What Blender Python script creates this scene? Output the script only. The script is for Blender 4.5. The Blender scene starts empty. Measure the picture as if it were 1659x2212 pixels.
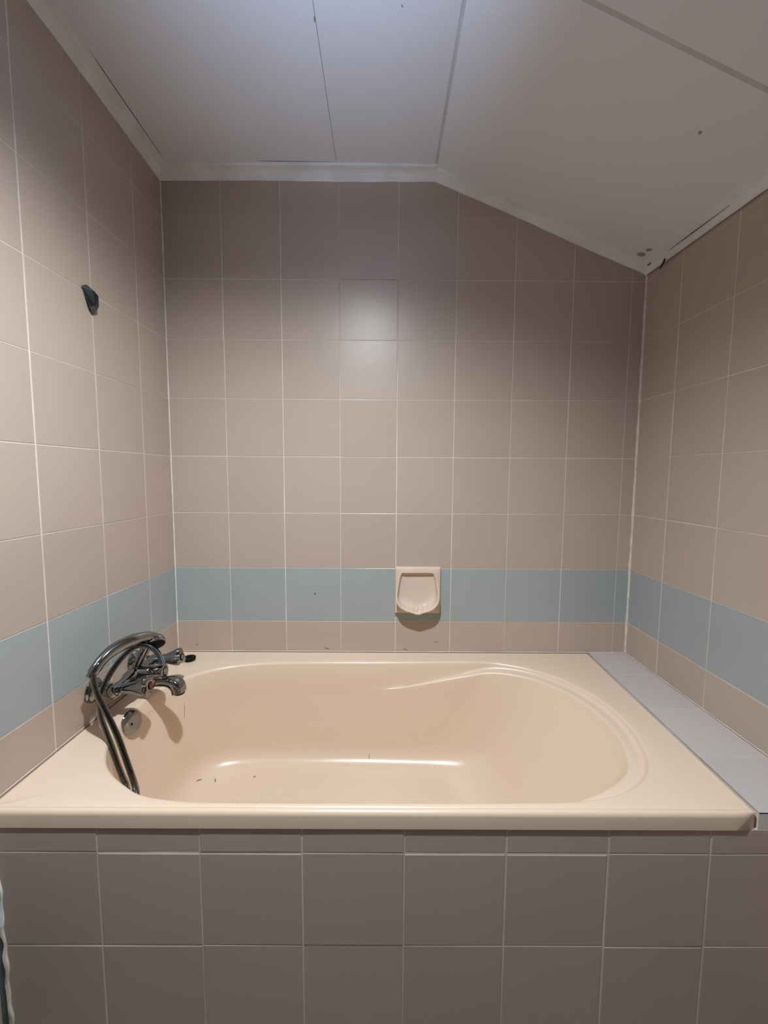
import bpy, bmesh, math, random
from mathutils import Vector, Matrix
random.seed(7)
SC = bpy.context.scene
COL = SC.collection
H0 = 1.30                      # floor level is 1.30 m under the survey zero

# ------------------------------------------------------------------ camera
F_PX, PITCH, ROLL, YAW = 901.70, .08828, .00575, .00226
CAM = Vector((.15257, -1.48971, -.06315))
cp, sp, cr, sr = math.cos(PITCH), math.sin(PITCH), math.cos(ROLL), math.sin(ROLL)
FWD = Vector((math.sin(YAW)*cp, math.cos(YAW)*cp, -sp))
R0 = Vector((math.cos(YAW), -math.sin(YAW), 0)); U0 = R0.cross(FWD)
RGT = cr*R0 + sr*U0
UP = -sr*R0 + cr*U0
cd = bpy.data.cameras.new('camera'); cam = bpy.data.objects.new('camera', cd); COL.objects.link(cam)
cd.sensor_fit = 'HORIZONTAL'; cd.sensor_width = 36; cd.lens = F_PX/1659*36
cd.clip_start = .02
M = Matrix((RGT, UP, -FWD)).transposed().to_4x4(); M.translation = CAM + Vector((0, 0, H0))
cam.matrix_world = M
SC.camera = cam

def sight(u, v, ax, val):      # survey: where the sight line through a photo point meets a plane
    D = FWD + RGT*((u-829.5)/F_PX) - UP*((v-1106)/F_PX)
    return CAM + D*((val-CAM[ax])/D[ax])

# ------------------------------------------------------------------ materials
def mat(name, col, rough=.5, metal=0., var=.06, scale=8., bump=0., bscale=60., spec=.5, col2=None, coat=0., attr=False, rvar=0.):
    m = bpy.data.materials.new(name); m.use_nodes = True
    nt = m.node_tree; N = nt.nodes; L = nt.links; b = N['Principled BSDF']
    tc = N.new('ShaderNodeTexCoord')
    nz = N.new('ShaderNodeTexNoise'); nz.inputs['Scale'].default_value = scale; nz.inputs['Detail'].default_value = 5
    L.new(tc.outputs['Object'], nz.inputs['Vector'])
    rp = N.new('ShaderNodeValToRGB')
    c2 = col2 or tuple(c*(1-var) for c in col)
    rp.color_ramp.elements[0].position = .3; rp.color_ramp.elements[1].position = .7
    rp.color_ramp.elements[0].color = (*c2, 1); rp.color_ramp.elements[1].color = (*col, 1)
    L.new(nz.outputs['Fac'], rp.inputs['Fac'])
    out = rp.outputs['Color']
    if attr:                   # every tile came out of the kiln a little different
        at = N.new('ShaderNodeAttribute'); at.attribute_name = 'tile_shade'
        hs = N.new('ShaderNodeHueSaturation'); L.new(out, hs.inputs['Color'])
        L.new(at.outputs['Fac'], hs.inputs['Value']); out = hs.outputs['Color']
    L.new(out, b.inputs['Base Color'])
    b.inputs['Roughness'].default_value = rough; b.inputs['Metallic'].default_value = metal
    b.inputs['Specular IOR Level'].default_value = spec
    b.inputs['Coat Weight'].default_value = coat; b.inputs['Coat Roughness'].default_value = .06
    if rvar:
        mr = N.new('ShaderNodeMapRange'); mr.inputs['To Min'].default_value = rough-rvar; mr.inputs['To Max'].default_value = rough+rvar
        L.new(nz.outputs['Fac'], mr.inputs['Value']); L.new(mr.outputs['Result'], b.inputs['Roughness'])
    if bump:
        n2 = N.new('ShaderNodeTexNoise'); n2.inputs['Scale'].default_value = bscale; n2.inputs['Detail'].default_value = 4
        L.new(tc.outputs['Object'], n2.inputs['Vector'])
        bp = N.new('ShaderNodeBump'); bp.inputs['Strength'].default_value = 1; bp.inputs['Distance'].default_value = bump
        L.new(n2.outputs['Fac'], bp.inputs['Height']); L.new(bp.outputs['Normal'], b.inputs['Normal'])
    return m
M_TILE = mat('peach_tile', (.50, .395, .325), .34, var=.04, scale=5, bump=.00025, bscale=45, attr=True)
M_BLUE = mat('blue_tile', (.37, .395, .395), .30, var=.05, scale=5, bump=.00025, bscale=45, attr=True)
M_LEDGE = mat('lilac_tile', (.56, .50, .48), .35, var=.05, scale=6, bump=.0003, bscale=60, attr=True)
M_SLATE = mat('slate_tile', (.11, .145, .155), .4, var=.2, scale=12)
M_GROUT = mat('grout', (.80, .73, .67), .85, col2=(.60, .52, .47), scale=9, bump=.0004, bscale=200)
M_CEIL = mat('ceiling_board', (.83, .86, .90), .6, var=.03, scale=3, bump=.00025, bscale=160)
M_FILL = mat('joint_filler', (.66, .67, .68), .8, var=.15, scale=14)
M_DARK = mat('dark_gap', (.012, .010, .010), .9)
M_CORN = mat('cornice_plaster', (.90, .90, .89), .7, col2=(.74, .74, .72), scale=10, bump=.0008, bscale=40)
M_CAULK = mat('white_sealant', (.88, .87, .85), .6, col2=(.66, .63, .58), scale=25, bump=.0008, bscale=80)
M_CREAM = mat('cream_mortar', (.78, .72, .62), .9, col2=(.58, .52, .44), scale=30, bump=.001, bscale=70)
M_TUB = mat('peach_enamel', (.775, .60, .455), .29, var=.015, scale=1.5, spec=.5)
M_SOAP = mat('peach_ceramic', (.72, .57, .46), .16, var=.05, scale=20)
M_CHROME = mat('chrome', (.30, .30, .295), .07, metal=1., var=.08, scale=15)
M_DCHROME = mat('dark_chrome', (.13, .16, .175), .13, metal=1., var=.1, scale=25)
M_BLACK = mat('black_rubber', (.006, .006, .006), .5, var=.3, spec=.12)
M_RED = mat('red_button', (.16, .012, .025), .2, var=.1)
M_GREYB = mat('grey_button', (.17, .16, .13), .3, var=.1)
M_FLOOR = mat('floor_tile', (.20, .17, .15), .4, var=.15, scale=4)
M_PAINT = mat('white_paint', (.55, .53, .50), .6, var=.05, scale=2)

# ------------------------------------------------------------------ helpers
def setp(o, label=None, cat=None, group=None, kind=None):
    if label: o['label'] = label
    if cat: o['category'] = cat
    if group: o['group'] = group
    if kind: o['kind'] = kind
    return o
ORG = {}
def thing(name, label, cat, org, group=None):
    e = bpy.data.objects.new(name, None); COL.objects.link(e)
    e.location = Vector(org) + Vector((0, 0, H0)); e.empty_display_size = .05
    ORG[e.name] = Vector(org)
    return setp(e, label, cat, group)
def obj(name, bm, mats, parent=None, org=None, smooth=False, label=None):
    """link a bmesh given in survey coordinates as ONE mesh object"""
    o0 = ORG[parent.name] if parent else Vector(org or (0, 0, 0))
    bmesh.ops.translate(bm, vec=-o0, verts=bm.verts)
    me = bpy.data.meshes.new(name); bm.to_mesh(me); bm.free()
    for m in (mats if isinstance(mats, (list, tuple)) else [mats]): me.materials.append(m)
    o = bpy.data.objects.new(name, me); COL.objects.link(o)
    if parent: o.parent = parent
    else: o.location = o0 + Vector((0, 0, H0))
    ORG[o.name] = o0
    if smooth:
        for p in me.polygons: p.use_smooth = True
        try: me.set_sharp_from_angle(angle=math.radians(38))
        except Exception: pass
    if label: o['label'] = label
    return o
def finish(bm):
    bmesh.ops.recalc_face_normals(bm, faces=bm.faces)
    return bm
def box(bm, a, b, mi=0):
    a, b = Vector(a), Vector(b)
    vs = [bm.verts.new((x, y, z)) for x in (a.x, b.x) for y in (a.y, b.y) for z in (a.z, b.z)]
    for q in ((0,1,3,2),(4,6,7,5),(0,4,5,1),(2,3,7,6),(0,2,6,4),(1,5,7,3)):
        f = bm.faces.new([vs[i] for i in q]); f.material_index = mi
def rings_mesh(bm, rings, closed=True, cap0=False, cap1=False, mi=0):
    R = [[bm.verts.new(p) for p in r] for r in rings]; n = len(R[0])
    for a, b in zip(R, R[1:]):
        for i in range(n if closed else n-1):
            j = (i+1) % n
            f = bm.faces.new((a[i], a[j], b[j], b[i])); f.material_index = mi
    if cap0: f = bm.faces.new(R[0][::-1]); f.material_index = mi
    if cap1: f = bm.faces.new(R[-1]); f.material_index = mi
    return R
def frame(d, hint=Vector((0, 0, 1))):
    d = d.normalized()
    if abs(d.dot(hint)) > .95: hint = Vector((0, 1, 0))
    s = d.cross(hint).normalized(); return s, s.cross(d).normalized()
def lathe(bm, base, axis, prof, seg=32, lobes=0, amp=0., mi=0):
    """prof: (distance along axis, radius)"""
    base, axis = Vector(base), Vector(axis).normalized(); s, t = frame(axis)
    rings = []
    for h, r in prof:
        ring = []
        for k in range(seg):
            a = 2*math.pi*k/seg; rr = max(r, 1e-5)*(1+amp*math.cos(lobes*a) if lobes else 1)
            ring.append(base + axis*h + s*(rr*math.cos(a)) + t*(rr*math.sin(a)))
        rings.append(ring)
    rings_mesh(bm, rings, True, True, True, mi)
def crom(pts, n, closed=False):
    pts = [Vector(p) for p in pts]; out = []; L = len(pts); segs = L if closed else L-1
    for i in range(segs):
        if closed: p0, p1, p2, p3 = pts[(i-1) % L], pts[i], pts[(i+1) % L], pts[(i+2) % L]
        else: p0, p1, p2, p3 = pts[max(i-1, 0)], pts[i], pts[i+1], pts[min(i+2, L-1)]
        for k in range(n):
            t = k/n
            out.append(.5*((2*p1) + (p2-p0)*t + (2*p0-5*p1+4*p2-p3)*t*t + (3*p1-p0-3*p2+p3)*t**3))
    if not closed: out.append(pts[-1])
    return out
def sweep(bm, path, rad, seg=14, flat=None, hint=Vector((0, 0, 1)), mi=0, expo=1.):
    """tube along a path; rad number or function of 0..1; flat(t) squeezes the second axis"""
    rings = []; n = len(path); s = None
    for i, p in enumerate(path):
        d = (path[min(i+1, n-1)] - path[max(i-1, 0)]).normalized()
        if s is None: s, _ = frame(d, hint)
        s = (s - d*s.dot(d)).normalized(); t = s.cross(d)
        u = i/(n-1); r = rad(u) if callable(rad) else rad; fl = flat(u) if flat else 1.
        ring = []
        for k in range(seg):
            a = 2*math.pi*k/seg; c, q = math.cos(a), math.sin(a)
            c = math.copysign(abs(c)**expo, c); q = math.copysign(abs(q)**expo, q)
            ring.append(p + s*(r*c) + t*(r*fl*q))
        rings.append(ring)
    rings_mesh(bm, rings, True, True, True, mi)
def clip(poly, a, b):          # keep what lies left of a->b
    out = []
    for i, p in enumerate(poly):
        q = poly[(i+1) % len(poly)]
        sd = lambda w: (b[0]-a[0])*(w[1]-a[1]) - (b[1]-a[1])*(w[0]-a[0])
        dp, dq = sd(p), sd(q)
        if dp >= 0: out.append(p)
        if dp*dq < 0:
            t = dp/(dp-dq); out.append((p[0]+(q[0]-p[0])*t, p[1]+(q[1]-p[1])*t))
    return out
def inset(poly, d):
    out = poly
    n = len(poly)
    for i in range(n):
        a, b = poly[i], poly[(i+1) % n]
        l = math.hypot(b[0]-a[0], b[1]-a[1])
        if l < 1e-6: continue
        nx, ny = -(b[1]-a[1])/l*d, (b[0]-a[0])/l*d
        out = clip(out, (a[0]+nx, a[1]+ny), (b[0]+nx, b[1]+ny))
        if len(out) < 3: return []
    # drop doubled points
    res = []
    for p in out:
        if not res or math.hypot(p[0]-res[-1][0], p[1]-res[-1][1]) > 1e-5: res.append(p)
    if len(res) > 2 and math.hypot(res[0][0]-res[-1][0], res[0][1]-res[-1][1]) < 1e-5: res.pop()
    return res if len(res) > 2 else []
def tiled(name, O, ux, uz, nrm, ul, vl, outline, pick, parent=None, gap=.0028, hgap=.0017, proud=None, org=None, tilt=.0016, thick=.05, special=None, wide=None):
    """a tiled slab: grout bed plus bevelled tiles, cut to a convex outline (counter-clockwise in u,v)"""
    O, ux, uz, nrm = Vector(O), Vector(ux).normalized(), Vector(uz).normalized(), Vector(nrm).normalized()
    bm = bmesh.new(); lay = bm.faces.layers.float.new('tile_shade')
    P = lambda u, v, d: O + ux*u + uz*v + nrm*d
    f = bm.faces.new([bm.verts.new(P(u, v, 0)) for u, v in outline]); f.material_index = 0; f[lay] = 1
    bk = [bm.verts.new(P(u, v, -thick)) for u, v in outline]
    f2 = bm.faces.new(bk[::-1]); f2[lay] = 1
    fv = list(f.verts)
    for i in range(len(bk)):
        j = (i+1) % len(bk); q = bm.faces.new((fv[j], fv[i], bk[i], bk[j])); q[lay] = 1
    ju = {a: random.uniform(.6, 1.25) for a in ul}; jv = {a: random.uniform(.55, 1.2) for a in vl}
    for i in range(len(ul)-1):
        for j in range(len(vl)-1):
            a, b, c, d = ul[i], ul[i+1], vl[j], vl[j+1]
            g = lambda: random.uniform(.85, 1.15)
            x0, x1 = a+gap/2*ju[a]*g(), b-gap/2*ju[b]*g(); y0, y1 = c+hgap/2*jv[c]*g(), d-hgap/2*jv[d]*g()
            if wide and (i, j) in wide: y1 -= .0022
            poly = [(x0, y0), (x1, y0), (x1, y1), (x0, y1)]
            for k in range(len(outline)): 
                poly = clip(poly, outline[k], outline[(k+1) % len(outline)])
                if len(poly) < 3: break
            if len(poly) < 3: continue
            inn = inset(poly, .0011)
            if len(inn) < 3 or len(inn) != len(poly): inn = None
            cx, cy = (a+b)/2, (c+d)/2
            tx, ty = random.gauss(0, tilt), random.gauss(0, tilt)
            if special: tx, ty = special(i, j, tx, ty)
            h0 = .0007 + (proud(i, j) if proud else 0)
            if ty > .01: h0 += .0008
            mi = pick(cx, cy); sh = random.uniform(.975, 1.025)
            lift = lambda p: h0 + tx*(p[0]-cx) + ty*(p[1]-cy)
            if inn:
                top = [bm.verts.new(P(p[0], p[1], max(.0002, lift(p)))) for p in inn]
                base = [bm.verts.new(P(p[0], p[1], min(-.0002, h0-.003))) for p in poly]
                mid = [bm.verts.new(P(p[0], p[1], max(.00005, lift(p)-.0006))) for p in poly]
                n = len(top)
                fs = [bm.faces.new(top)]
                for k in range(n):
                    l = (k+1) % n
                    fs.append(bm.faces.new((mid[k], mid[l], top[l], top[k])))
                    fs.append(bm.faces.new((base[k], base[l], mid[l], mid[k])))
            else:
                fs = [bm.faces.new([bm.verts.new(P(p[0], p[1], h0)) for p in poly])]
            for q in fs: q.material_index = mi; q[lay] = sh
    bmesh.ops.recalc_face_normals(bm, faces=bm.faces)
    o = obj(name, bm, [M_GROUT, M_TILE, M_BLUE, M_LEDGE, M_SLATE], parent, org)
    if not parent: o['kind'] = 'structure'
    return o

# ------------------------------------------------------------------ the room
FLOOR = -H0; FRONT = -2.9
TL, TR = math.tan(.0256), math.tan(.00853)
XL, XR = -.5995, 1.0504
xl = lambda y: XL + y*TL       # left wall flares a little towards the door
xr = lambda y: XR - y*TR
RIM = -.713
ZB = -.598                     # lower edge of the blue band
CZ = .945; RX = .32            # flat ceiling, and where the slope begins
ZR = .643                      # slope's lowest line, at the right wall
zl = lambda y: CZ + .050*min(-y, 1.0)      # the boards are not quite level along the side walls
zr = lambda y: ZR - .026*min(-y, 1.0)

rows = [FLOOR-.02, -1.2, -1.0, -.8, ZB] + [round(-.4+.2*k, 3) for k in range(8)]
band = lambda u, v: 2 if ZB < v < -.4 else 1
xs = [-.6] + [round(-.4+.2*k, 3) for k in range(8)] + [1.06]
slope_at = lambda x: CZ + (ZR-CZ)*(x-RX)/(XR-RX)
sm = lambda i, j, tx, ty: (.001, .014) if (i == 3 and rows[j] == .4) else (tx, ty)
tiled('wall_back', (0, 0, 0), (1, 0, 0), (0, 0, 1), (0, -1, 0), xs, rows,
      [(-.60, FLOOR-.02), (XR+.002, FLOOR-.02), (XR+.002, ZR+.02), (RX, CZ+.02), (-.60, CZ+.02)], band, special=sm)
ys = [0, .16] + [round(.36+.2*k, 3) for k in range(14)]
d = Vector((-TL, -1, 0)).normalized()
SL = 1/math.cos(.0256)
tiled('wall_left', (XL, 0, 0), d, (0, 0, 1), (1, -TL, 0), ys, [FLOOR-.02, -1.2, -1.0, -.8, ZB]+rows[5:],
      [(0, FLOOR-.02), (-FRONT*SL, FLOOR-.02), (-FRONT*SL, CZ+.10), (1.0, CZ+.08), (0, CZ+.02)],
      lambda u, v: 4 if (u > .74 and v < -.8) else band(u, v))
ysr = [0, .17275] + [round(.37275+.2*k, 5) for k in range(14)]
d = Vector((TR, -1, 0)).normalized()
tiled('wall_right', (XR, 0, 0), d, (0, 0, 1), (-1, -TR, 0), ysr, rows,
      [(0, FLOOR-.02), (-FRONT, FLOOR-.02), (-FRONT, ZR+.0), (1.0, ZR+.0), (0, ZR+.03)], band)
# floor
bm = bmesh.new(); box(bm, (xl(FRONT)-.05, FRONT-.05, FLOOR-.06), (xr(FRONT)+.05, .05, FLOOR))
setp(obj('floor', finish(bm), M_FLOOR), kind='structure')
# wall behind the camera
bm = bmesh.new(); box(bm, (xl(FRONT)-.05, FRONT-.06, FLOOR), (xr(FRONT)+.05, FRONT, CZ+.1))
setp(obj('wall_front', finish(bm), M_PAINT), kind='structure')

# ceiling: boards with open joints, filler strip along the ridge, boards on the slope
bm = bmesh.new()
def zc(x, y):
    if x <= RX:
        t = (RX-x)/(RX-XL); return CZ + (zl(y)-CZ)*max(0, t)
    t = (x-RX)/(XR-RX); return CZ + (zr(y)-CZ)*t
def board(x0, x1, y0, y1, up=0., mi=0, nx=6, ny=24, thick=.012):
    g = []
    for i in range(nx+1):
        x = x0+(x1-x0)*i/nx
        g.append([])
        for j in range(ny+1):
            y = y0+(y1-y0)*j/ny
            g[-1].append((bm.verts.new((x, y, zc(x, y)+up)), bm.verts.new((x, y, zc(x, y)+up+thick))))
    for i in range(nx):
        for j in range(ny):
            for k in (0, 1):
                f = bm.faces.new((g[i][j][k], g[i+1][j][k], g[i+1][j+1][k], g[i][j+1][k])); f.material_index = mi
    for i in range(nx):
        for j in (0, ny):
            f = bm.faces.new((g[i][j][0], g[i+1][j][0], g[i+1][j][1], g[i][j][1])); f.material_index = mi
    for j in range(ny):
        for i in (0, nx):
            f = bm.faces.new((g[i][j][0], g[i][j+1][0], g[i][j+1][1], g[i][j][1])); f.material_index = mi
XA, XB = xl(FRONT)-.03, xr(FRONT)+.03
board(XA, -.0056, .02, FRONT)
board(-.0044, RX-.0045, .02, FRONT)
board(RX+.0045, XB, .02, -.599)
board(RX+.0045, XB, -.609, FRONT)
board(RX-.007, RX+.007, .02, FRONT, .0012, 1, nx=2)
board(RX+.004, XB, -.590, -.618, .0006, 1, ny=1)
board(-.02, .01, .02, FRONT, .013, 2, nx=1)
# the roof space above, so no light leaks in
board(XA, XB, .05, FRONT-.05, .05, 2, nx=20, ny=8)
setp(obj('ceiling', finish(bm), [M_CEIL, M_FILL, M_DARK]), kind='structure')

# cornices: coved plaster strip along each wall
def cornice(name, path, out, down, c, h, crack=None):
    prof = [(0, h), (.10*c, h), (.16*c, h*.80), (.34*c, h*.55), (.40*c, h*.42), (.60*c, h*.28), (.86*c, h*.22), (.97*c, h*.17), (c, h*.07), (c, -.1*h), (0, -.1*h)]
    bm = bmesh.new(); rings = []
    for i, p in enumerate(path):
        w = 1+.02*math.sin(i*1.7)+.04*math.sin(i*.33+1)
        rings.append([p + out*(a*w) + down*(b*w) for a, b in prof])
    rings_mesh(bm, rings, True, True, True)
    o = obj(name, finish(bm), M_CORN, org=path[0]); o['kind'] = 'structure'
    return o
lerp = lambda a, b, t: a+(b-a)*t
V = Vector
n = 30
t1 = cornice('trim_1', [V((lerp(XL-.005, RX+.004, i/n), .002, CZ)) for i in range(n+1)], V((0, -1, 0)), V((0, 0, -1)), .041, .031)
sv = V((XR-RX, 0, ZR-CZ)).normalized(); sn = V((sv.z, 0, -sv.x))
t2 = cornice('trim_2', [V((lerp(RX-.004, XR+.006, i/n), .002, lerp(CZ, ZR, i/n))) for i in range(n+1)], V((0, -1, 0)), sn, .028, .024)
t3 = cornice('trim_3', [V((xl(-2.8*i/90)-.003, -2.8*i/90, zl(-2.8*i/90))) for i in range(91)], V((1, 0, 0)), V((0, 0, -1)), .037, .031)
t4 = cornice('trim_4', [V((xr(-2.8*i/90)+.003, -2.8*i/90, zr(-2.8*i/90))) for i in range(91)], -sv, sn, .036, .024)
# hairline cracks beside and across the cornices
def crack(parent, pts, w, name='crack'):
    bm = bmesh.new()
    sweep(bm, crom(pts, 6), lambda u: w*(.35+.65*math.sin(math.pi*min(1, max(0, u*.96+.02)))), seg=6)
    o = obj(name, finish(bm), M_DARK, parent); o['label'] = 'thin dark crack'
zz = lambda x, y: zc(x, y)+.0002
crack(t3, [V((xl(y)+.040, y, zz(xl(y)+.04, y))) for y in (-.375, -.345, -.31, -.2, -.10, -.055)], .0012)
crack(t1, [V((x, -.044, zz(x, -.044))) for x in (-.262, -.235, -.19, -.1, -.01)], .0010)
zt = lambda y, q: V((xr(y), y, zr(y))) - sv*(q) + sn*.012
crack(t4, [zt(-.10, .0035), zt(-.105, .0035) + sn*.020, zt(-.095, .001) + sn*.036], .0028)
crack(t4, [zt(y, .016) + sn*.0 for y in (-.13, -.2, -.27, -.36)], .0011)
crack(t4, [zt(y, .018) for y in (-.03, -.04, -.05)], .0018)

# plaster fillets in the corners, sealant on the joints
def strip(name, path, w, m=M_CAULK, seg=8, amp=.25):
    bm = bmesh.new(); ph = random.uniform(0, 6)
    sweep(bm, path, lambda u: w*(1+amp*math.sin(u*23+ph)*math.sin(u*61+ph*2)), seg=seg)
    o = obj(name, finish(bm), m, org=path[0], smooth=True); o['kind'] = 'structure'; return o
strip('trim_5', [V((XL+.0008, -.0008, lerp(CZ-.03, RIM+.004, i/60))) for i in range(61)], .0022)
strip('trim_6', [V((XR-.001, -.001, lerp(ZR-.02, RIM+.004, i/60))) for i in range(61)], .0048, M_CREAM)
strip('trim_7', [V((lerp(XL, XR, i/80), -.0005, RIM+.001)) for i in range(81)], .0017, M_GROUT)
strip('trim_8', [V((xl(y)+.0006, y, RIM+.001)) for y in [-.735*i/60 for i in range(61)]], .0013, M_GROUT)
strip('trim_9', [V((xr(y)-.0006, y, RIM+.001)) for y in [-.735*i/60 for i in range(61)]], .0015, M_GROUT)

# ------------------------------------------------------------------ bath surround
APY = -.7335
ax = [-.60] + [round(-.4023+.2*k, 4) for k in range(8)]
az = [FLOOR, -1.2004, -1.0004, -.8004, -.7485]
pr_ = {}
def proud(i, j):
    return (.0002 if j < 3 else {1: -.0004, 4: -.0004, 5: -.0004}.get(i, .0001)) + random.uniform(0, .0003)
fx0 = xl(APY)+.0215
fp = tiled('low_wall', (0, APY, 0), (1, 0, 0), (0, 0, 1), (0, -1, 0), ax, az,
      [(fx0, FLOOR), (xr(APY)-.002, FLOOR), (xr(APY)-.002, -.7485), (fx0, -.7485)], lambda u, v: 1, None, org=(.2, APY, FLOOR), gap=.0032, hgap=.0026, proud=proud, thick=.012, wide={(1, 2), (4, 2), (5, 2), (2, 2), (0, 1), (1, 1), (6, 1)})
del fp['kind']; setp(fp, 'grey brown tiled low wall below the front edge of the bathtub', 'low wall')
# ledge to the right of the tub
led = [(.888, APY), (xr(APY)-.003, APY), (XR-.002, -.002), (.914, -.002)]
lg = tiled('ledge', (0, 0, RIM-.0006), (1, 0, 0), (0, 1, 0), (0, 0, 1), [.87, 1.08], [-.74, -.573, -.371, -.168, .01],
      led, lambda u, v: 3, None, org=(.97, -.36, RIM), gap=.0012, hgap=.0012, thick=.0345)
del lg['kind']; setp(lg, 'pale lilac grey tiled ledge between the bathtub and the right wall', 'ledge')
# rough sealant between panel and left wall: white above, mortar below
bm = bmesh.new()
def edge_w(z): return .0012*math.sin(z*47)+.0013*math.sin(z*113+1)
rings = []; K = 60
for i in range(K+1):
    z = lerp(-.7485, FLOOR+.001, i/K)
    l = xl(APY-.003)+.0005; r = fx0+.001+edge_w(z)+.004*(i/K)
    b = APY-.0035-.0012*math.sin(z*70)
    k = i/K; lw = l if z > -.957 else max(l, r-.0085-.002*math.sin(z*90))
    rings.append([V((lw, APY+.012, z)), V((r-.001, APY+.012, z)), V((r, APY-.001, z)), V((r-.002, b, z)), V((lw+.002, b-.0005, z)), V((lw, b+.002, z))])
rings_mesh(bm, rings, True, True, True)
for f in bm.faces:
    f.material_index = 0 if f.calc_center_median().z > -.957 else 1
box(bm, (xl(APY)+.0003, APY+.001, FLOOR+.001), (fx0-.001, APY+.012, -.9575), 2)
obj('trim_10', finish(bm), [M_CAULK, M_CREAM, M_SLATE], org=(xl(APY), APY, FLOOR), smooth=True)['kind'] = 'structure'

# ------------------------------------------------------------------ bathtub
tub = thing('bathtub', 'peach enamel built-in bathtub with a rounded sloping right end', 'bathtub', (.15, -.37, RIM-.34))
O_pts = [(-.4779,-.5891),(-.5139,-.5226),(-.5330,-.4461),(-.5345,-.3571),(-.5164,-.2717),(-.4749,-.2044),(-.4400,-.1690),(-.3920,-.1360),(-.3256,-.1112),(-.2099,-.0925),
         (-.02,-.0870),(.1596,-.0847),(.30,-.0825),(.4463,-.0817),(.5477,-.0865),(.6720,-.1453),(.7580,-.2485),(.7970,-.3699),(.7960,-.4800),(.7664,-.5813),
         (.7199,-.6408),(.6550,-.6800),(.5999,-.6965),(.5389,-.7060),(.42,-.7095),(.3153,-.7105),(.17,-.7112),(.0382,-.7115),(-.11,-.7113),(-.2374,-.7090),(-.3315,-.6937),(-.3854,-.6672),(-.4383,-.6306)]
O_pts = O_pts[::-1]            # counter-clockwise
Oc = [V((p.x, p.y)) for p in crom([(x, y, 0) for x, y in O_pts], 10, True)]
NP = len(Oc)
nrm2 = []
for i in range(NP):
    a, b = Oc[i-1], Oc[(i+1) % NP]; t = (b-a).normalized(); nrm2.append(V((-t.y, t.x)))
c0 = V((.13, -.39))
if (c0-Oc[0]).dot(nrm2[0]) < 0: nrm2 = [-v for v in nrm2]      # inward
quad = [V((-.5985, -.0025)), V((.9105, -.0025)), V((.8850, -.7375)), V((-.6168, -.7375))]
def outer(i):
    dvec = Oc[i]-c0; best = None
    for k in range(4):
        a, b = quad[k], quad[(k+1) % 4]; e = b-a
        den = dvec.x*e.y-dvec.y*e.x
        if abs(den) < 1e-9: continue
        t = ((a.x-c0.x)*e.y-(a.y-c0.y)*e.x)/den; s = ((a.x-c0.x)*dvec.y-(a.y-c0.y)*dvec.x)/den
        if t > 0 and -1e-6 <= s <= 1+1e-6 and (best is None or t < best): best = t
    return c0+dvec*best
Q = [outer(i) for i in range(NP)]
for c in quad:
    k = min(range(NP), key=lambda i: (Q[i]-c).length); Q[k] = c.copy()
# round the free front-right corner
def shrink(i, d):              # pull an outline point inwards from the quad's sides
    p = Q[i].copy()
    for k in range(4):
        a, b = quad[k], quad[(k+1) % 4]; e = (b-a).normalized(); nn = V((e.y, -e.x))
        if nn.dot(c0-a) < 0: nn = -nn
        dist = nn.dot(p-a)
        if dist < d: p += nn*(d-dist)
    return p
cr_c = quad[2]+V((-.016, .016))
for i in range(NP):
    dd = Q[i]-cr_c
    if dd.x > 0 and dd.y < 0 and dd.length > .0158: Q[i] = cr_c+dd.normalized()*.0158
sstep = lambda x, a, b: (lambda t: t*t*(3-2*t))(min(1, max(0, (x-a)/(b-a))))
def ledge_wh(i):
    x, y = Oc[i].x, Oc[i].y
    if y > -.2:                # along the back the moulding sinks into the side
        t = sstep(x, .15, .62); w = .034*sstep(x, .14, .66)**.8 if x > .14 else 0; h = .078*(1-t)+.015
        if x < .15: h = .093*1
        return w, h
    if y < -.6:
        t = sstep(x, .44, .70); return .034*t, .015+.010*(1-t)
    if x > .4: return .034, .015
    return 0, .04
WH = [ledge_wh(i) for i in range(NP)]
# blend the heights around the ring
for _ in range(12):
    WH = [((WH[i-1][0]+2*WH[i][0]+WH[(i+1) % NP][0])/4, (WH[i-1][1]+2*WH[i][1]+WH[(i+1) % NP][1])/4) for i in range(NP)]
DEP = .340
def sup(th, cx, cy, a, b, n):
    c, s = math.cos(th), math.sin(th); r = (abs(c)**n+abs(s)**n)**(-1/n)
    return V((cx+a*r*c, cy+b*r*s))
TH = [math.atan2((p.y+.395)/.315, (p.x-.10)/.66) for p in Oc]
G = [sup(t, .020, -.385, .480, .262, 5) for t in TH]
Fo = [sup(t, .018, -.385, .405, .205, 4.5) for t in TH]
rings = []
def ring(f): rings.append([f(i) for i in range(NP)])
z3 = lambda p, z: V((p.x, p.y, z))
ring(lambda i: z3(shrink(i, .012), RIM-.0350))
ring(lambda i: z3(shrink(i, .0015), RIM-.0353))
ring(lambda i: z3(shrink(i, .0), RIM-.0345))
ring(lambda i: z3(shrink(i, .0), RIM-.0095))
for a in (20, 40, 60, 80):
    q = math.radians(a); ring(lambda i, q=q: z3(shrink(i, .0085*(1-math.cos(q))), RIM-.0095+.0098*math.sin(q)))
ring(lambda i: z3(shrink(i, .0115), RIM+.0002))
ring(lambda i: z3(shrink(i, .0132), RIM-(.0019 if Q[i].y < -.715 and Q[i].x < .868 else .0002)))
ring(lambda i: z3(shrink(i, .0150), RIM-.0004))
def opening(off, dz): ring(lambda i: z3(Oc[i]+nrm2[i]*off, RIM+dz))
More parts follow.
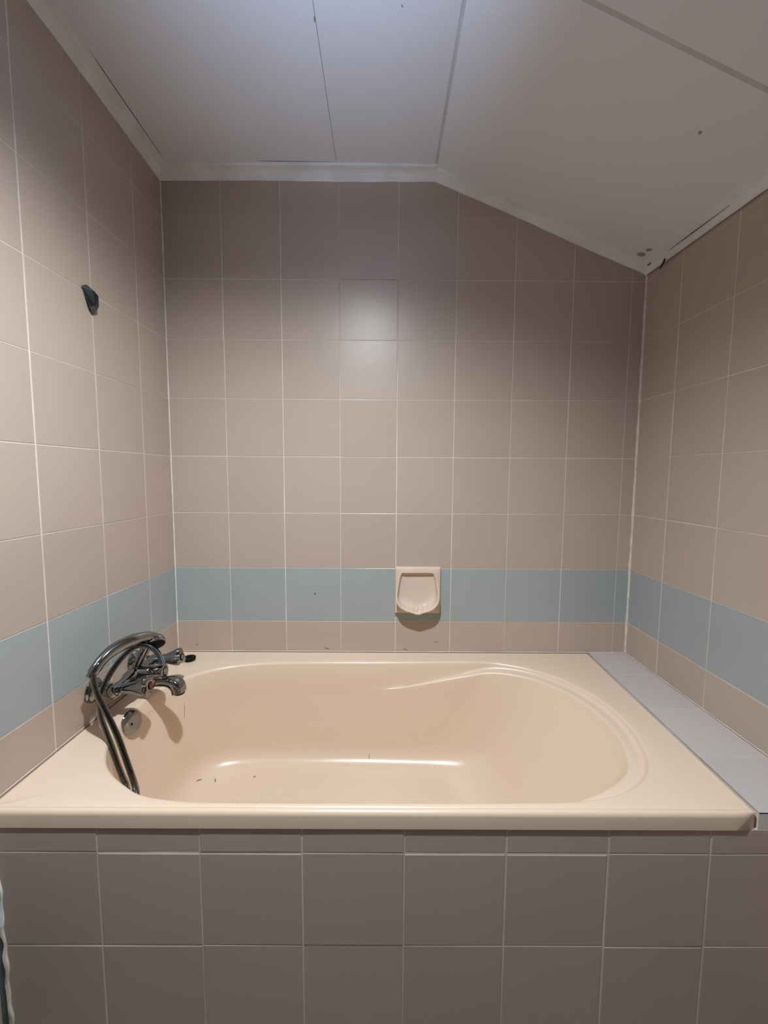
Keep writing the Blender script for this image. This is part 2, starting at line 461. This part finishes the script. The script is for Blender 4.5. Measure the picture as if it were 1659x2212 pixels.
# the deck, then the rolled edge of the opening
ring(lambda i: z3(shrink(i, .0150).lerp(Oc[i]-nrm2[i]*.0075, .5), RIM))
opening(-.0075, 0); opening(-.004, -.0004); opening(-.0015, -.0018); opening(.0008, -.0045); opening(.0022, -.0085)
def at_wall(i, h):             # side wall's own slope: how far in at depth h
    g = (G[i]-Oc[i]); return Oc[i]+nrm2[i]*.0022+g*(max(0, h-.0085)/DEP)*.92
def E_(i, fr, dz):             # across the moulding
    w, h = WH[i]; hh = max(h, .011)
    return z3(at_wall(i, hh)+nrm2[i]*(w*fr), RIM-hh-dz)
ring(lambda i: z3(at_wall(i, max(.010, WH[i][1]*.55)), RIM-max(.010, WH[i][1]*.55)))
ring(lambda i: z3(at_wall(i, max(.0105, WH[i][1]*.86))+nrm2[i]*WH[i][0]*.03, RIM-max(.0105, WH[i][1]*.86)))
for fr, dz in ((.16, .0004), (.30, .0), (.62, -.0012), (.84, -.0002), (.95, .0025), (1.0, .007)):
    ring(lambda i, fr=fr, dz=dz: E_(i, fr, dz*min(1, WH[i][0]/.02) + .004*fr*(1-min(1, WH[i][0]/.02))))
E1 = [V((r.x, r.y)) for r in rings[-1]]; E1z = [r.z for r in rings[-1]]
def prof(i, b, dfr):
    p = E1[i].lerp(G[i], b[0]) if b[1] is None else None
    return z3(p, lerp(E1z[i], RIM-DEP, dfr))
for k in range(1, 13):
    s = .74*k/12; bow = .10*math.sin(math.pi*k/12*.9)
    ring(lambda i, s=s, bow=bow: z3(E1[i].lerp(G[i], s*(1-bow*.5)), lerp(E1z[i], RIM-DEP, s)))
last = rings[-1]
for k in range(1, 11):
    t = k/10
    def bz(i, t=t):
        a = last[i]; b = z3(G[i], RIM-DEP); c = z3(Fo[i], RIM-DEP)
        return a*(1-t)**2 + b*(2*t*(1-t)) + c*t*t
    ring(bz)
for s in (.8, .55, .3, .1):
    ring(lambda i, s=s: z3(V((.018, -.385)).lerp(Fo[i], s), RIM-DEP-.006*(1-s)))
bm = bmesh.new(); rings_mesh(bm, rings, True, False, True)
basin = obj('basin', finish(bm), M_TUB, tub, smooth=True)
basin.data.set_sharp_from_angle(angle=math.radians(60))
# non-slip pips on the floor of the tub
bm = bmesh.new()
for i in range(17):
    for j in range(13):
        x, y = -.345+i*.021, -.54+j*.024
        k = (x-.018)/.405
        lathe(bm, (x, y, RIM-DEP-.0062+.0045*abs(k)), (0, 0, 1), [(0, .0065), (.0022, .0062), (.0034, .0042), (.0037, .001)], 8)
obj('anti_slip_pips', finish(bm), M_TUB, tub, smooth=True)
# overflow cover on the tap end
ov = sight(287, 1560, 0, -.517)
oax = V((.94, -.24, .22)).normalized()
bm = bmesh.new()
lathe(bm, ov-oax*.034, oax, [(0, .016), (.024, .016), (.0245, .0285), (.029, .0320), (.0330, .0305), (.0355, .024), (.0362, .012), (.0364, 0)], 40)
oc = obj('overflow_cover', finish(bm), M_CHROME, tub, smooth=True, label='round chrome overflow cover')
s1, s2 = frame(oax)
bm = bmesh.new(); lathe(bm, ov+oax*.0012+s1*.006-s2*.002, oax, [(0, .0034), (.0014, .0034), (.0018, .0022)], 14)
obj('screw', finish(bm), M_BLACK, oc)

# black stopper on the back corner of the deck
bm = bmesh.new()
lathe(bm, (-.5215, -.0785, RIM+.0006), (0, 0, 1), [(0, .0165), (.002, .019), (.008, .0205), (.0105, .0205), (.012, .019), (.0122, 0)], 36)
bm2 = bm
pl = thing('bath_plug', 'black rubber bath plug lying on the back left tub corner behind the tap', 'plug', (-.5215, -.0785, RIM))
obj('stopper', finish(bm2), M_BLACK, pl, smooth=True)
bm = bmesh.new(); lathe(bm, (-.5215, -.0785, RIM+.0125), (0, 0, 1), [(0, .006), (.003, .006), (.005, .004), (.0055, 0)], 16)
obj('knob', finish(bm), M_BLACK, pl, smooth=True)

# ------------------------------------------------------------------ bath mixer on the left wall
YH, YC, YM = -.434, -.261, -.347
ZM = -.632; XB_ = -.548
mx = thing('bath_mixer', 'chrome two-handle bath and shower mixer tap on the left wall', 'tap', (xl(YM), YM, ZM))
X1 = V((1, 0, 0))
for y in (YH, YC):
    w = xl(y)+.0012
    bm = bmesh.new(); lathe(bm, (w, y, ZM), X1, [(0, .031), (.003, .032), (.008, .029), (.014, .021), (.018, .0155), (.0185, .001)], 36)
    obj('escutcheon', finish(bm), M_CHROME, mx, smooth=True)
bm = bmesh.new()
for y in (YH, YC): lathe(bm, (xl(y)+.016, y, ZM), X1, [(0, .012), (.012, .012), (.0125, .0165), (.03, .0165), (.0305, .012), (.05, .012)], 24)
lathe(bm, (XB_, YH-.020, ZM), (0, 1, 0), [(0, .004), (.001, .012), (.004, .0165), (.02, .0175), (.045, .0165), (.062, .0175), (.075, .0225), (.1065, .0235),
      (.138, .0225), (.151, .0175), (.168, .0165), (.193, .0175), (.209, .0165), (.212, .012), (.213, .004)], 32)
for y in (YH, YC): lathe(bm, (XB_+.006, y, ZM+.003), (1, 0, .12), [(0, .013), (.022, .0125), (.0225, .0105), (.036, .0105)], 28)
lathe(bm, (XB_+.006, YM, ZM+.003), (1, 0, .08), [(0, .021), (.030, .0205), (.034, .0215), (.042, .0215), (.046, .0195), (.056, .0185), (.058, .015)], 32)
lathe(bm, (XB_, YM, ZM+.012), (.25, 0, 1), [(0, .013), (.012, .0125), (.020, .011)], 24)
obj('body', finish(bm), M_CHROME, mx, smooth=True)
def handle(y, mcol, ph):
    ax = V((1, 0, .12)).normalized(); b0 = V((XB_+.024, y, ZM+.005))
    bm = bmesh.new()
    s, t = frame(ax); rr = []
    for h, r, am in ((0, .0135, 0), (.004, .0142, .02), (.022, .0150, .05), (.036, .0185, .13), (.052, .0225, .20), (.060, .0236, .22), (.0645, .0225, .22), (.0665, .0195, .20), (.0668, .0120, .05)):
        rr.append([b0+ax*h+s*(r*(1+am*math.cos(3*a+ph))*math.cos(a))+t*(r*(1+am*math.cos(3*a+ph))*math.sin(a)) for a in [2*math.pi*k/48 for k in range(48)]])
    rings_mesh(bm, rr, True, True, True)
    o = obj('handle', finish(bm), M_CHROME, mx, smooth=True)
    bm = bmesh.new(); lathe(bm, b0+ax*.0662, ax, [(0, .0105), (.0014, .0105), (.0022, .0090), (.0024, .0075)], 24)
    rg = obj('indicator_ring', finish(bm), M_BLACK, o, smooth=True)
    bm = bmesh.new(); lathe(bm, b0+ax*.0672, ax, [(0, .0078), (.0018, .0076), (.0030, .0055), (.0034, .001)], 20)
    obj('indicator', finish(bm), mcol, o, smooth=True, label='dark red hot indicator' if mcol is M_RED else 'grey cold indicator')
handle(YH, M_RED, 2.6); handle(YC, M_GREYB, 1.0)
ax = V((1, 0, .08)).normalized(); b0 = V((XB_+.062, YM, ZM+.008))
bm = bmesh.new(); lathe(bm, b0, ax, [(0, .017), (.002, .0205), (.017, .0215), (.021, .0200), (.0222, .0150)], 36)
dv = obj('diverter_knob', finish(bm), M_CHROME, mx, smooth=True)
bm = bmesh.new(); lathe(bm, b0+ax*.0218, ax, [(0, .0125), (.001, .0125), (.0014, .0105)], 24); obj('indicator_ring', finish(bm), M_BLACK, dv)
bm = bmesh.new(); lathe(bm, b0+ax*.0228, ax, [(0, .0095), (.0012, .0090), (.0018, .001)], 24); obj('indicator', finish(bm), M_GREYB, dv, smooth=True)
# spout: runs out under the diverter, flares and turns down
sp_ = crom([V((-.545, YM, -.640)), V((-.520, YM, -.652)), V((-.490, YM, -.654)), V((-.462, YM, -.652)), V((-.443, YM, -.655)), V((-.430, YM, -.665)), V((-.4265, YM, -.682))], 8)
bm = bmesh.new()
sweep(bm, sp_, lambda u: .0115+.0085*sstep(u, .3, .8), 32, lambda u: lerp(1.0, .86, sstep(u, .2, .6)), V((0, 0, 1)), expo=.62)
sp0 = obj('spout', finish(bm), M_CHROME, mx, smooth=True)
bm = bmesh.new(); lathe(bm, (-.4263, YM, -.6825), (.05, 0, -1), [(-.002, .0135), (.003, .0150), (.0050, .0140), (.0052, .001)], 24)
obj('aerator', finish(bm), M_BLACK, sp0, smooth=True)
# cradle on top of the body
c0_, c1_ = V((-.541, YM, ZM+.028)), sight(318, 1392, 1, YM)
bm = bmesh.new()
sweep(bm, [c0_, c0_.lerp(c1_, .3), c0_.lerp(c1_, .6), c0_.lerp(c1_, .85), c1_], lambda u: lerp(.0125, .0185, u), 20, lambda u: .8)
sweep(bm, crom([c1_+V((-.004, .020, .022)), c1_+V((-.002, .021, .006)), c1_+V((0, .012, -.006)), c1_+V((0, -.010, -.006)), c1_+V((.0, -.019, .006)), c1_+V((0, -.018, .022))], 6), .0058, 12)
obj('cradle', finish(bm), M_CHROME, mx, smooth=True)

# ------------------------------------------------------------------ hand shower lying in the cradle
sh_pts = [(207, 1444, -.500), (222, 1424, -.482), (243, 1405, -.458), (268, 1391, -.430), (295, 1380, -.398), (318, 1375, -.368), (333, 1377, -.348)]
spine = crom([sight(u, v, 1, y) for u, v, y in sh_pts], 8)
hs = thing('hand_shower', 'chrome hand shower with hose resting in the tap cradle', 'hand shower', tuple(spine[0]))
bm = bmesh.new()
sweep(bm, spine, lambda u: lerp(.0125, .0158, sstep(u, 0, .5)) - .002*sstep(u, .6, .8), 24)
obj('handle', finish(bm), M_CHROME, hs, smooth=True)
tip = sight(335, 1384, 1, -.345); fax = V((.45, -.60, -.66)).normalized()
bm = bmesh.new(); lathe(bm, tip-fax*.019, fax, [(0, .001), (.002, .010), (.007, .0185), (.015, .0245), (.024, .0272), (.029, .0270), (.031, .0245), (.0312, .001)], 40)
hd = obj('shower_head', finish(bm), M_CHROME, hs, smooth=True)
bm = bmesh.new(); lathe(bm, tip+fax*.0110, fax, [(0, .0238), (.0032, .0235), (.0040, .0215), (.0041, .001)], 36)
obj('spray_face', finish(bm), M_BLACK, hd, smooth=True, label='black spray face')
d0 = (spine[0]-spine[3]).normalized()
bm = bmesh.new(); lathe(bm, spine[0]-d0*.010, d0, [(0, .0128), (.004, .0132), (.020, .0125), (.0225, .0105), (.030, .0095), (.034, .0085)], 24)
obj('collar', finish(bm), M_CHROME, hs, smooth=True)
A = [(201, 1456, -.512), (203, 1476, -.520), (211, 1502, -.528), (226, 1532, -.535), (242, 1564, -.542), (257, 1598, -.550), (270, 1634, -.560), (282, 1668, -.572), (292, 1700, -.585)]
B = [(351, 1432, -.352), (343, 1414, -.358), (326, 1398, -.372), (300, 1394, -.392), (272, 1412, -.416), (248, 1440, -.440), (230, 1470, -.462), (219, 1497, -.478), (214, 1520, -.492), (217, 1546, -.506), (228, 1578, -.520), (241, 1612, -.534), (252, 1645, -.548), (263, 1674, -.562), (274, 1702, -.576)]
pa = [sight(*p[:2], 1, p[2]) for p in A]; pb = [sight(*p[:2], 1, p[2]) for p in B]
ea, eb = pa[-1], pb[-1]
loop = [ea+V((.004, -.004, -.045)), ea+V((.002, -.008, -.095)), (ea+eb)/2+V((0, -.012, -.130)), eb+V((-.002, -.008, -.085)), eb+V((-.003, -.003, -.040))]
hose = crom(pa+loop+pb[::-1], 26)
# steel hose: finely ribbed
bm = bmesh.new()
acc = 0; dense = [hose[0]]
for a, b in zip(hose, hose[1:]):
    dense.append(b)
L = [0]
for a, b in zip(dense, dense[1:]): L.append(L[-1]+(b-a).length)
tot = L[-1]; stepn = int(tot/.0007); res = []; k = 0
for i in range(stepn+1):
    t = tot*i/stepn
    while k < len(L)-2 and L[k+1] < t: k += 1
    res.append(dense[k].lerp(dense[k+1], (t-L[k])/max(1e-9, L[k+1]-L[k])))
cnt = len(res)-1
sweep(bm, res, lambda u: .0070+.0007*math.cos(round(u*cnt)*math.pi/2), 12)
obj('hose', finish(bm), M_CHROME, hs, smooth=True)

# ------------------------------------------------------------------ wall bracket, left wall
wx = lambda y: xl(y)+.0010
hb = thing('shower_bracket', 'small dark faceted metal bracket high on the left wall', 'wall bracket', (wx(-.37), -.37, .378))
def hull(pts):
    bm = bmesh.new()
    for p in pts: bm.verts.new(p)
    r = bmesh.ops.convex_hull(bm, input=bm.verts)
    bmesh.ops.delete(bm, geom=[g for g in r['geom_interior'] if isinstance(g, bmesh.types.BMVert)], context='VERTS')
    bmesh.ops.bevel(bm, geom=list(bm.edges), offset=.0012, segments=2, affect='EDGES', profile=.5)
    return finish(bm)
def on_plane(u, v, p, n, push=0.):
    D = FWD + RGT*((u-829.5)/F_PX) - UP*((v-1106)/F_PX)
    return CAM + D*((p-CAM).dot(n)/D.dot(n)) + D.normalized()*push
P1, P2, P3 = sight(187, 623, 0, -.601), sight(203, 628, 0, -.589), sight(207, 661, 0, -.589)
pn_ = (P2-P1).cross(P3-P1)
pts = [P1, P2, P3, on_plane(193, 663, P1, pn_, 0), on_plane(213, 640, P1, pn_, .010), on_plane(214, 663, P1, pn_, .010), on_plane(206, 632, P1, pn_, .012),
       sight(175, 616, 0, -.6088), sight(186, 614, 0, -.6085), sight(200, 682, 0, -.6072), sight(206, 676, 0, -.6070), sight(212, 650, 0, -.6065)]
obj('bracket_body', hull(pts), M_DCHROME, hb)
bm = bmesh.new(); pt = sight(178, 619, 0, -.6065); lathe(bm, pt, X1, [(0, .0035), (.002, .0034), (.0032, .002)], 14)
obj('screw', finish(bm), M_CHROME, hb, smooth=True)

# ------------------------------------------------------------------ soap dish on the back wall
sd = thing('soap_dish', 'peach ceramic soap dish set into the blue tile band on the back wall', 'soap dish', (.279, -.001, -.478))
def lipdepth(v): return lerp(.020, .062, sstep(v, 1236, 1322)**.9)
LP = [(866, 1237), (861, 1252), (858, 1268), (855.5, 1285), (855.5, 1297), (858.5, 1306), (865, 1314), (876, 1320.5), (890, 1325), (903.5, 1328.5), (915, 1325), (931, 1320), (941, 1313), (947.5, 1303), (949.5, 1291), (948, 1274), (944, 1254), (939, 1239), (930, 1236), (902, 1236), (875, 1236)]
lip = [sight(u, v, 1, -lipdepth(v)) for u, v in LP][::-1]
lip = crom(lip, 5, True)
cc = V((.279, 0, -.470)); NL = len(lip)
px0, px1, pz0, pz1 = .1972, .3610, -.5610, -.3925
def sq(i, g, y):               # plate outline hit by the same direction
    dx, dz = lip[i].x-cc.x, lip[i].z-cc.z
    t = min(((px1-g-cc.x)/dx) if dx > 0 else ((px0+g-cc.x)/dx if dx < 0 else 9), ((pz1-g-cc.z)/dz) if dz > 0 else ((pz0+g-cc.z)/dz if dz < 0 else 9))
    return V((cc.x+dx*t, y, cc.z+dz*t))
def sc_(i, k, y): return V((lerp(cc.x, lip[i].x, k), y, lerp(cc.z, lip[i].z, k)))
rr = [[sq(i, 0, -.0012) for i in range(NL)], [sq(i, 0, -.012) for i in range(NL)], [sq(i, .0015, -.0165) for i in range(NL)], [sq(i, .005, -.0185) for i in range(NL)]]
def basept(i): 
    q = sq(i, .005, 0); p = lip[i]
    k = 1.0 if p.z > -.44 else .93
    return V((lerp(cc.x, p.x, k), -.019, max(lerp(cc.z, p.z, k), pz0+.006)))
base = [basept(i) for i in range(NL)]
rr.append([b.lerp(V((q.x, b.y, q.z)), .15) for b, q in zip(base, [sq(i, .005, 0) for i in range(NL)])])
rr.append([b.lerp(p, .15) for b, p in zip(base, lip)])
rr.append([b.lerp(p, .6) for b, p in zip(base, lip)])
rr.append([b.lerp(p, .92) for b, p in zip(base, lip)])
rr.append([p.copy() for p in lip])
rr.append([sc_(i, .985, lip[i].y-.0012) for i in range(NL)])
rr.append([sc_(i, .955, lip[i].y-.0008) for i in range(NL)])
rr.append([sc_(i, .930, lip[i].y+.0025) for i in range(NL)])
for k, fr in ((.92, .30), (.908, .56), (.892, .76), (.86, .88), (.79, .945), (.65, .975), (.45, .99), (.2, 1.0)):
    rr.append([sc_(i, k, lerp(lip[i].y, -.0050, fr)) for i in range(NL)])
bm = bmesh.new(); rings_mesh(bm, rr, True, True, True)
obj('dish', finish(bm), M_SOAP, sd, smooth=True)
bm = bmesh.new()
for k in range(5):
    x = .279+(k-2)*.017
    sweep(bm, [V((x, -.026, -.522)), V((x, -.036, -.5330)), V((x, -.046, -.5405))], .0026, 8)
obj('ribs', finish(bm), M_SOAP, sd, smooth=True)

# ------------------------------------------------------------------ small stains and scratches, lying on their surfaces
M_STAIN = mat('brown_stain', (.24, .175, .13), .7, var=.3)
M_MOULD = mat('grey_mould', (.42, .42, .39), .8, var=.3)
def blot(parent, pts, w, nrm, m, name='stain'):
    nrm = V(nrm).normalized(); pts = [p + nrm*.0002 for p in pts]
    bm = bmesh.new(); rings = []
    path = crom(pts, 5) if len(pts) > 2 else [pts[0].lerp(pts[1], k/6) for k in range(7)]
    for k, p in enumerate(path):
        t = k/(len(path)-1); d = (path[min(k+1, len(path)-1)]-path[max(k-1, 0)]).normalized(); sd = d.cross(nrm).normalized()
        r = w*math.sqrt(max(.02, 1-(2*t-1)**2))
        rings.append([p+sd*r, p+sd*r*.5+nrm*.0004, p-sd*r*.5+nrm*.0004, p-sd*r, p-nrm*.0006])
    rings_mesh(bm, rings, True, True, True)
    obj(name, finish(bm), m, parent)
from mathutils.bvhtree import BVHTree
bt = BVHTree.FromPolygons([v.co + ORG['bathtub'] for v in basin.data.vertices], [tuple(p.vertices) for p in basin.data.polygons])
def tub_pt(u, v):
    D = FWD + RGT*((u-829.5)/F_PX) - UP*((v-1106)/F_PX)
    h, nn, _, _ = bt.ray_cast(CAM, D.normalized())
    return h, (nn if nn.dot(D) < 0 else -nn)
for px, w in (([(398, 1519), (398.5, 1535), (398, 1552)], .0007), ([(424, 1688), (430, 1685), (436, 1684)], .0018), ([(464, 1681), (465, 1686), (464.5, 1690)], .0016), ([(547, 1680), (550, 1678), (553, 1676)], .0022), ([(798, 1628), (797, 1640)], .0008)):
    hp = [tub_pt(*q) for q in px]
    if all(h[0] is not None for h in hp): blot(tub, [h[0] for h in hp], w, hp[0][1], M_STAIN)
wb = bpy.data.objects['wall_back']
for px, w in (([(680, 1280), (681, 1285)], .0030), ([(424, 1391), (427, 1394)], .0026), ([(700, 1399), (712, 1402)], .0018), ([(936, 1386), (948, 1388)], .0010), ([(870, 1402), (880, 1403)], .0016)):
    blot(wb, [sight(u, v, 1, -.0009) for u, v in px], w, (0, -1, 0), M_STAIN)
ce = bpy.data.objects['ceiling']
for px, w in (([(679, 34), (680, 48)], .0020), ([(868, 9), (870, 16)], .0024)):
    blot(ce, [sight(u, v, 2, zc(.0 if u < 800 else .15, -.47)-.0004) for u, v in px], w, (0, 0, -1), M_MOULD)
for x, y, dx, dy, w in ((.86, -.475, .006, .004, .005), (.985, -.045, .022, .012, .011), (.995, -.075, .010, .016, .006)):
    blot(ce, [V((x, y, zc(x, y)-.0004)), V((x+dx, y-dy, zc(x+dx, y-dy)-.0004))], w, -sn if sn.z > 0 else sn, M_MOULD)

# ------------------------------------------------------------------ ceiling lamp in front of the tub
LX, LY = .075, -1.07
lz = zc(LX, LY)
lp = thing('ceiling_lamp', 'round opal ceiling lamp over the bathroom floor', 'lamp', (LX, LY, lz))
bm = bmesh.new(); lathe(bm, (LX, LY, lz-.0005), (0, 0, -1), [(0, .05), (.006, .05), (.008, .045), (.009, .004), (.052, .004), (.0525, .076), (.056, .080), (.064, .080), (.067, .076), (.0675, .01)], 40)
obj('base', finish(bm), M_PAINT, lp, smooth=True)
m = bpy.data.materials.new('opal_glow'); m.use_nodes = True
b = m.node_tree.nodes['Principled BSDF']; b.inputs['Base Color'].default_value = (.8, .8, .8, 1)
b.inputs['Emission Color'].default_value = (.97, .97, 1.0, 1); b.inputs['Emission Strength'].default_value = 4.5
bm = bmesh.new(); lathe(bm, (LX, LY, lz-.0682), (0, 0, -1), [(0, .074), (.006, .074), (.014, .066), (.020, .046), (.0225, .02), (.0227, .001)], 40)
obj('diffuser', finish(bm), m, lp, smooth=True)
# the fitting throws its light down; an added, unseen bowl behind it washes the ceiling with cooler light
def beam(par, name, dy, dz, aim, W, col, size, blend, soft):
    ld = bpy.data.lights.new(name, 'SPOT'); ld.energy = W; ld.color = col
    ld.spot_size = math.radians(size); ld.spot_blend = blend; ld.shadow_soft_size = soft
    lo = bpy.data.objects.new(name, ld); COL.objects.link(lo); lo.parent = par
    lo.location = (0, dy, dz); lo.rotation_euler = V(aim).to_track_quat('-Z', 'Y').to_euler()
beam(lp, 'down_light', 0, -.128, (-.11, .18, -1), 112, (.87, .955, 1.0), 141, 1.0, .026)
PX, PY, PZ = .09, -1.45, .49
pz = zc(PX, PY)
pn = thing('added_uplighter', 'small added metal bowl uplighter, unseen, put in to tint the ceiling', 'lamp', (PX, PY, pz))  # invented fitting out of view, only there for the bluish glow overhead
bm = bmesh.new(); lathe(bm, (PX, PY, pz-.0005), (0, 0, -1), [(0, .035), (.018, .033), (.022, .01)], 28)
obj('canopy', finish(bm), M_PAINT, pn, smooth=True)
bm = bmesh.new()
for k in range(3):
    a = 2*math.pi*k/3+.5; sweep(bm, [V((PX, PY, pz-.02)), V((PX+.069*math.cos(a), PY+.069*math.sin(a), PZ-.001))], .0012, 6)
obj('cable', finish(bm), M_BLACK, pn)
bm = bmesh.new(); lathe(bm, (PX, PY, PZ-.075), (0, 0, 1), [(0, .012), (.004, .030), (.020, .052), (.045, .066), (.075, .072), (.0752, .070), (.046, .064), (.022, .050), (.008, .028), (.005, .001)], 36)
obj('bowl', finish(bm), M_PAINT, pn, smooth=True)
beam(pn, 'added_up_light', 0, PZ-pz+.004, (-.03, .90, 1), 66, (.50, .66, 1.0), 74, 1.0, .03)
w = bpy.data.worlds.new('world'); SC.world = w; w.use_nodes = True
w.node_tree.nodes['Background'].inputs[0].default_value = (.02, .02, .022, 1)
vs = SC.view_settings
SC.display_settings.display_device = 'sRGB'
vs.view_transform = 'Standard'; vs.look = 'None'; vs.gamma = 1; vs.use_curve_mapping = False
vs.exposure = 0.0
